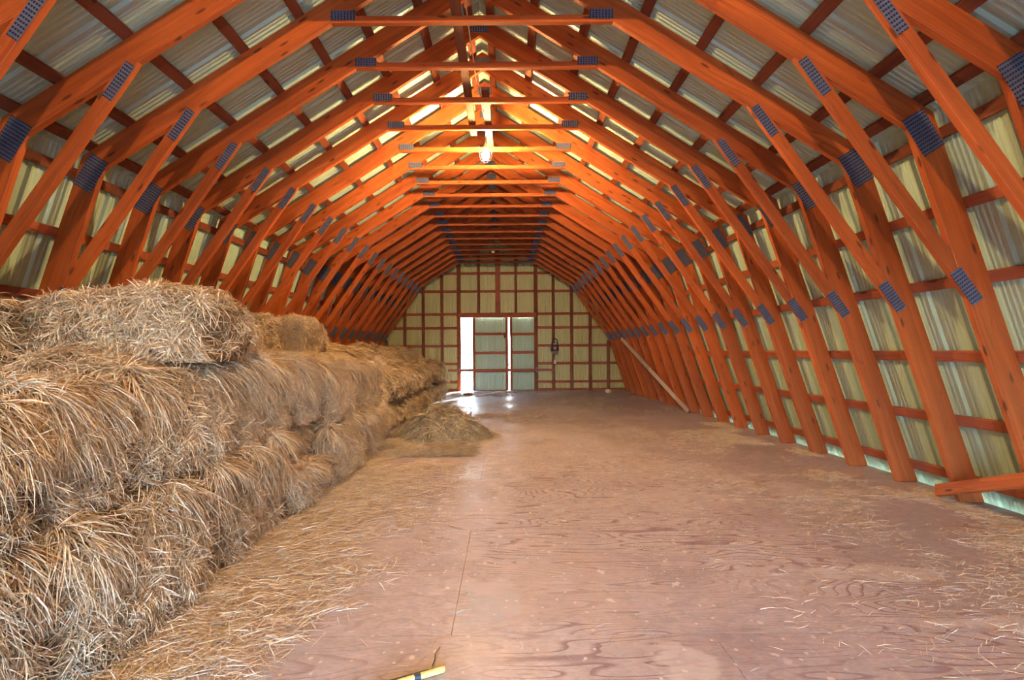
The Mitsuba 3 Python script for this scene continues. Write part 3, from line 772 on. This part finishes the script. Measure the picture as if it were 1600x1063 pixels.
P = np.stack([r.uniform(-1.4, 4.1, n), r.uniform(8.0, 14.6, n)], 1)
straw('scattered_straw', 'bits of straw strewn over the floor before the far doors', patchy(P, 0.52, 0.9, 6), 24, wd=(0.004, 0.009), bright=0.8)
P = np.stack([r.uniform(-0.8, 4.0, 1500), r.uniform(1.5, 8.0, 1500)], 1)
straw('scattered_straw', 'single straws lying about the middle of the floor', P, 25, hmax=0.004, ln=(0.03, 0.11), wd=(0.0015, 0.0028), spread=0.5)

# ------------------------------------------------------------------ small things
# tool at the lower edge
p0, p1 = at(691, 1044, 1.83), at(560, 1085, 1.70)
p0[2] = p1[2] = 0.014
k = thing('hand_tool', 'yellow-handled tool with dark blade lying at the lower edge of the photo', 'tool')
dvec = (p1 - p0) / np.linalg.norm(p1 - p0); nv = np.array([-dvec[1], dvec[0], 0]) * -1
if nv[1] < 0: nv = -nv
put('handle', mikit.ply(tube_mesh([p0, p0 + dvec * 0.004, p0 + dvec * 0.02, p0 + dvec * 0.2, p1], [0.011, 0.0125, 0.0125, 0.0115, 0.0115], 14), 'yellow_plastic', smooth=35), k)
q0, q1 = p0 + dvec * 0.06 + nv * 0.018, p1 + nv * 0.022
put('blade', bar(q0, q1, 0.012, 0.006, (0, 0, 1), 'dark_metal', bevel=0.001), k)
put('binding', mikit.ply(tube_mesh([p0 + dvec * 0.10 + [0, 0, 0.0005], p0 + dvec * 0.125 + [0, 0, 0.0005]], 0.0135, 14), 'dark_metal', smooth=35), k)
w0 = at(672, 1040, 1.86); w1 = at(684, 1010, 1.98)
wp = [(w0[0], w0[1], 0.006), (w0[0] + 0.006, w0[1] + 0.03, 0.012), (w0[0] + 0.004, w0[1] + 0.06, 0.02), (w1[0], w1[1] - 0.02, 0.012), (w1[0], w1[1], 0.004)]
tag(put('wire_bit', mikit.ply(tube_mesh(wp, 0.0018, 6), 'dark_metal', smooth=True)), 'thin dark bent wire on the floor beside the yellow-handled tool', 'wire')
def pebble(px, py, size, seed, label, bsdf, name, cat):
    D = CAMZ * FPX / (py - 548.5)
    c = at(px, py, D)
    m = trimesh.creation.icosphere(3, 1.0)
    v = m.vertices * (1 + 0.5 * (meshkit.fbm(m.vertices * 1.6 + seed, 3, seed) - 0.5)[:, None])
    v = v * np.array(size)
    v[:, 2] -= v[:, 2].min()
    m = trimesh.Trimesh(v + [c[0], c[1], 0.001], m.faces)
    tag(put(name, mikit.ply(m, bsdf, smooth=True)), label, cat)
pebble(477, 834, (0.022, 0.014, 0.009), 2, 'small dark stone on the straw beside the hay stack', 'dark_stone', 'stone', 'stone')
pebble(731, 618, (0.14, 0.07, 0.04), 5, 'flat dark lump on the floor just inside the far doorway', 'old_timber', 'wood_chunk', 'wood')
pebble(950, 616, (0.10, 0.07, 0.07), 9, 'crumpled white paper on the floor at the foot of the far wall', 'white_plastic', 'paper_ball', 'paper')

# bag on the far wall
k = thing('bag', 'black bag with pink label hanging on a stud of the far wall', 'bag')
c = at(867, 543, YE - 0.06)
def soft_box(size, center, r, seed):
    m = rounded_box(*size, seed, res=0.03, r=r, bump=0.012)
    v = np.array(m.vertices); v[:, 2] -= size[2] / 2
    tz = v[:, 2] / (size[2] / 2)
    v[:, 0] *= 0.95 - 0.1 * tz
    return trimesh.Trimesh(v + center, m.faces)
put('body', mikit.ply(soft_box((0.25, 0.10, 0.27), c, 0.045, 3), 'black_fabric', smooth=True), k)
put('pouch', mikit.ply(soft_box((0.20, 0.09, 0.13), c + [0.015, 0.0, -0.185], 0.04, 4), 'grey_fabric', smooth=True), k)
put('strap', mikit.ply(tube_mesh([c + [0.10 * math.cos(t), 0.0, 0.11 + 0.17 * math.sin(t)] for t in np.linspace(-0.1, math.pi + 0.1, 16)], 0.014), 'black_fabric', smooth=True), k)
put('strap', mikit.ply(tube_mesh([c + [-0.12, 0, 0.1], c + [-0.17, 0, 0.0], c + [-0.14, 0, -0.14], c + [-0.1, 0, -0.16]], 0.012), 'grey_fabric', smooth=True), k)
lb = trimesh.creation.box((0.10, 0.006, 0.10)); lb.apply_translation(c + [0.0, -0.055, -0.035])
put('label', mikit.ply(lb, 'pink_print'), k)
lb = trimesh.creation.box((0.13, 0.006, 0.025)); lb.apply_translation(c + [0.0, -0.052, 0.10])
put('trim', mikit.ply(lb, 'white_plastic'), k)
c = at(867, 566.5, YE - 0.03)
k = thing('switch_box', 'small white electrical box on the stud below the black bag', 'electrical box')
put('body', mikit.ply(trimesh.creation.box((0.075, 0.05, 0.12), transform=trimesh.transformations.translation_matrix(c)), 'white_plastic'), k)
put('toggle', mikit.ply(trimesh.creation.box((0.02, 0.012, 0.035), transform=trimesh.transformations.translation_matrix(c + [0, -0.03, 0])), 'galvanised'), k)
put('conduit', mikit.ply(tube_mesh([c + [0, 0, 0.06], c + [0, 0.0, 0.18]], 0.011), 'galvanised', smooth=True), k)

# shrubs outside the far doorway
def shrub(cx, cy, h, rad, seed, label):
    rng = np.random.default_rng(seed)
    k = thing('shrub', label, 'shrub', 'shrubs outside the far doorway')
    n = 2600
    u = rng.normal(0, 1, (n, 3)); u /= np.linalg.norm(u, axis=1, keepdims=True)
    rr = rng.random(n) ** 0.4
    P = u * rr[:, None] * [rad, rad, h / 2] * (0.75 + 0.5 * meshkit.noise(u * 2 + seed, seed))[:, None] + [cx, cy, GZ + h * 0.55]
    a = rng.normal(0, 1, (n, 3)); a /= np.linalg.norm(a, axis=1, keepdims=True)
    b = np.cross(a, u); b /= np.linalg.norm(b, axis=1, keepdims=True)
    s = 0.10 * h / 3
    V = np.stack([P - a * s, P + b * s * 0.5, P + a * s, P - b * s * 0.5], 1).reshape(-1, 3)
    F = np.arange(4 * n).reshape(n, 4)
    kk = put('foliage', mikit.ply((V, F), 'leaf'), k); tag(kk, kind='stuff')
    put('stem', mikit.ply(tube_mesh([(cx, cy, GZ), (cx + 0.05, cy, GZ + h * 0.3), (cx, cy, GZ + h * 0.7)], [0.08, 0.06, 0.02]), 'bark', smooth=True), k)
shrub(-4.2, 36, 4.4, 1.7, 1, 'pale green shrub nearest the left side of the far opening')
shrub(-2.2, 44, 5.2, 2.0, 2, 'taller shrub behind, seen through the far opening')
shrub(-1.6, 33, 3.0, 1.2, 3, 'low shrub at the right side of the far opening')
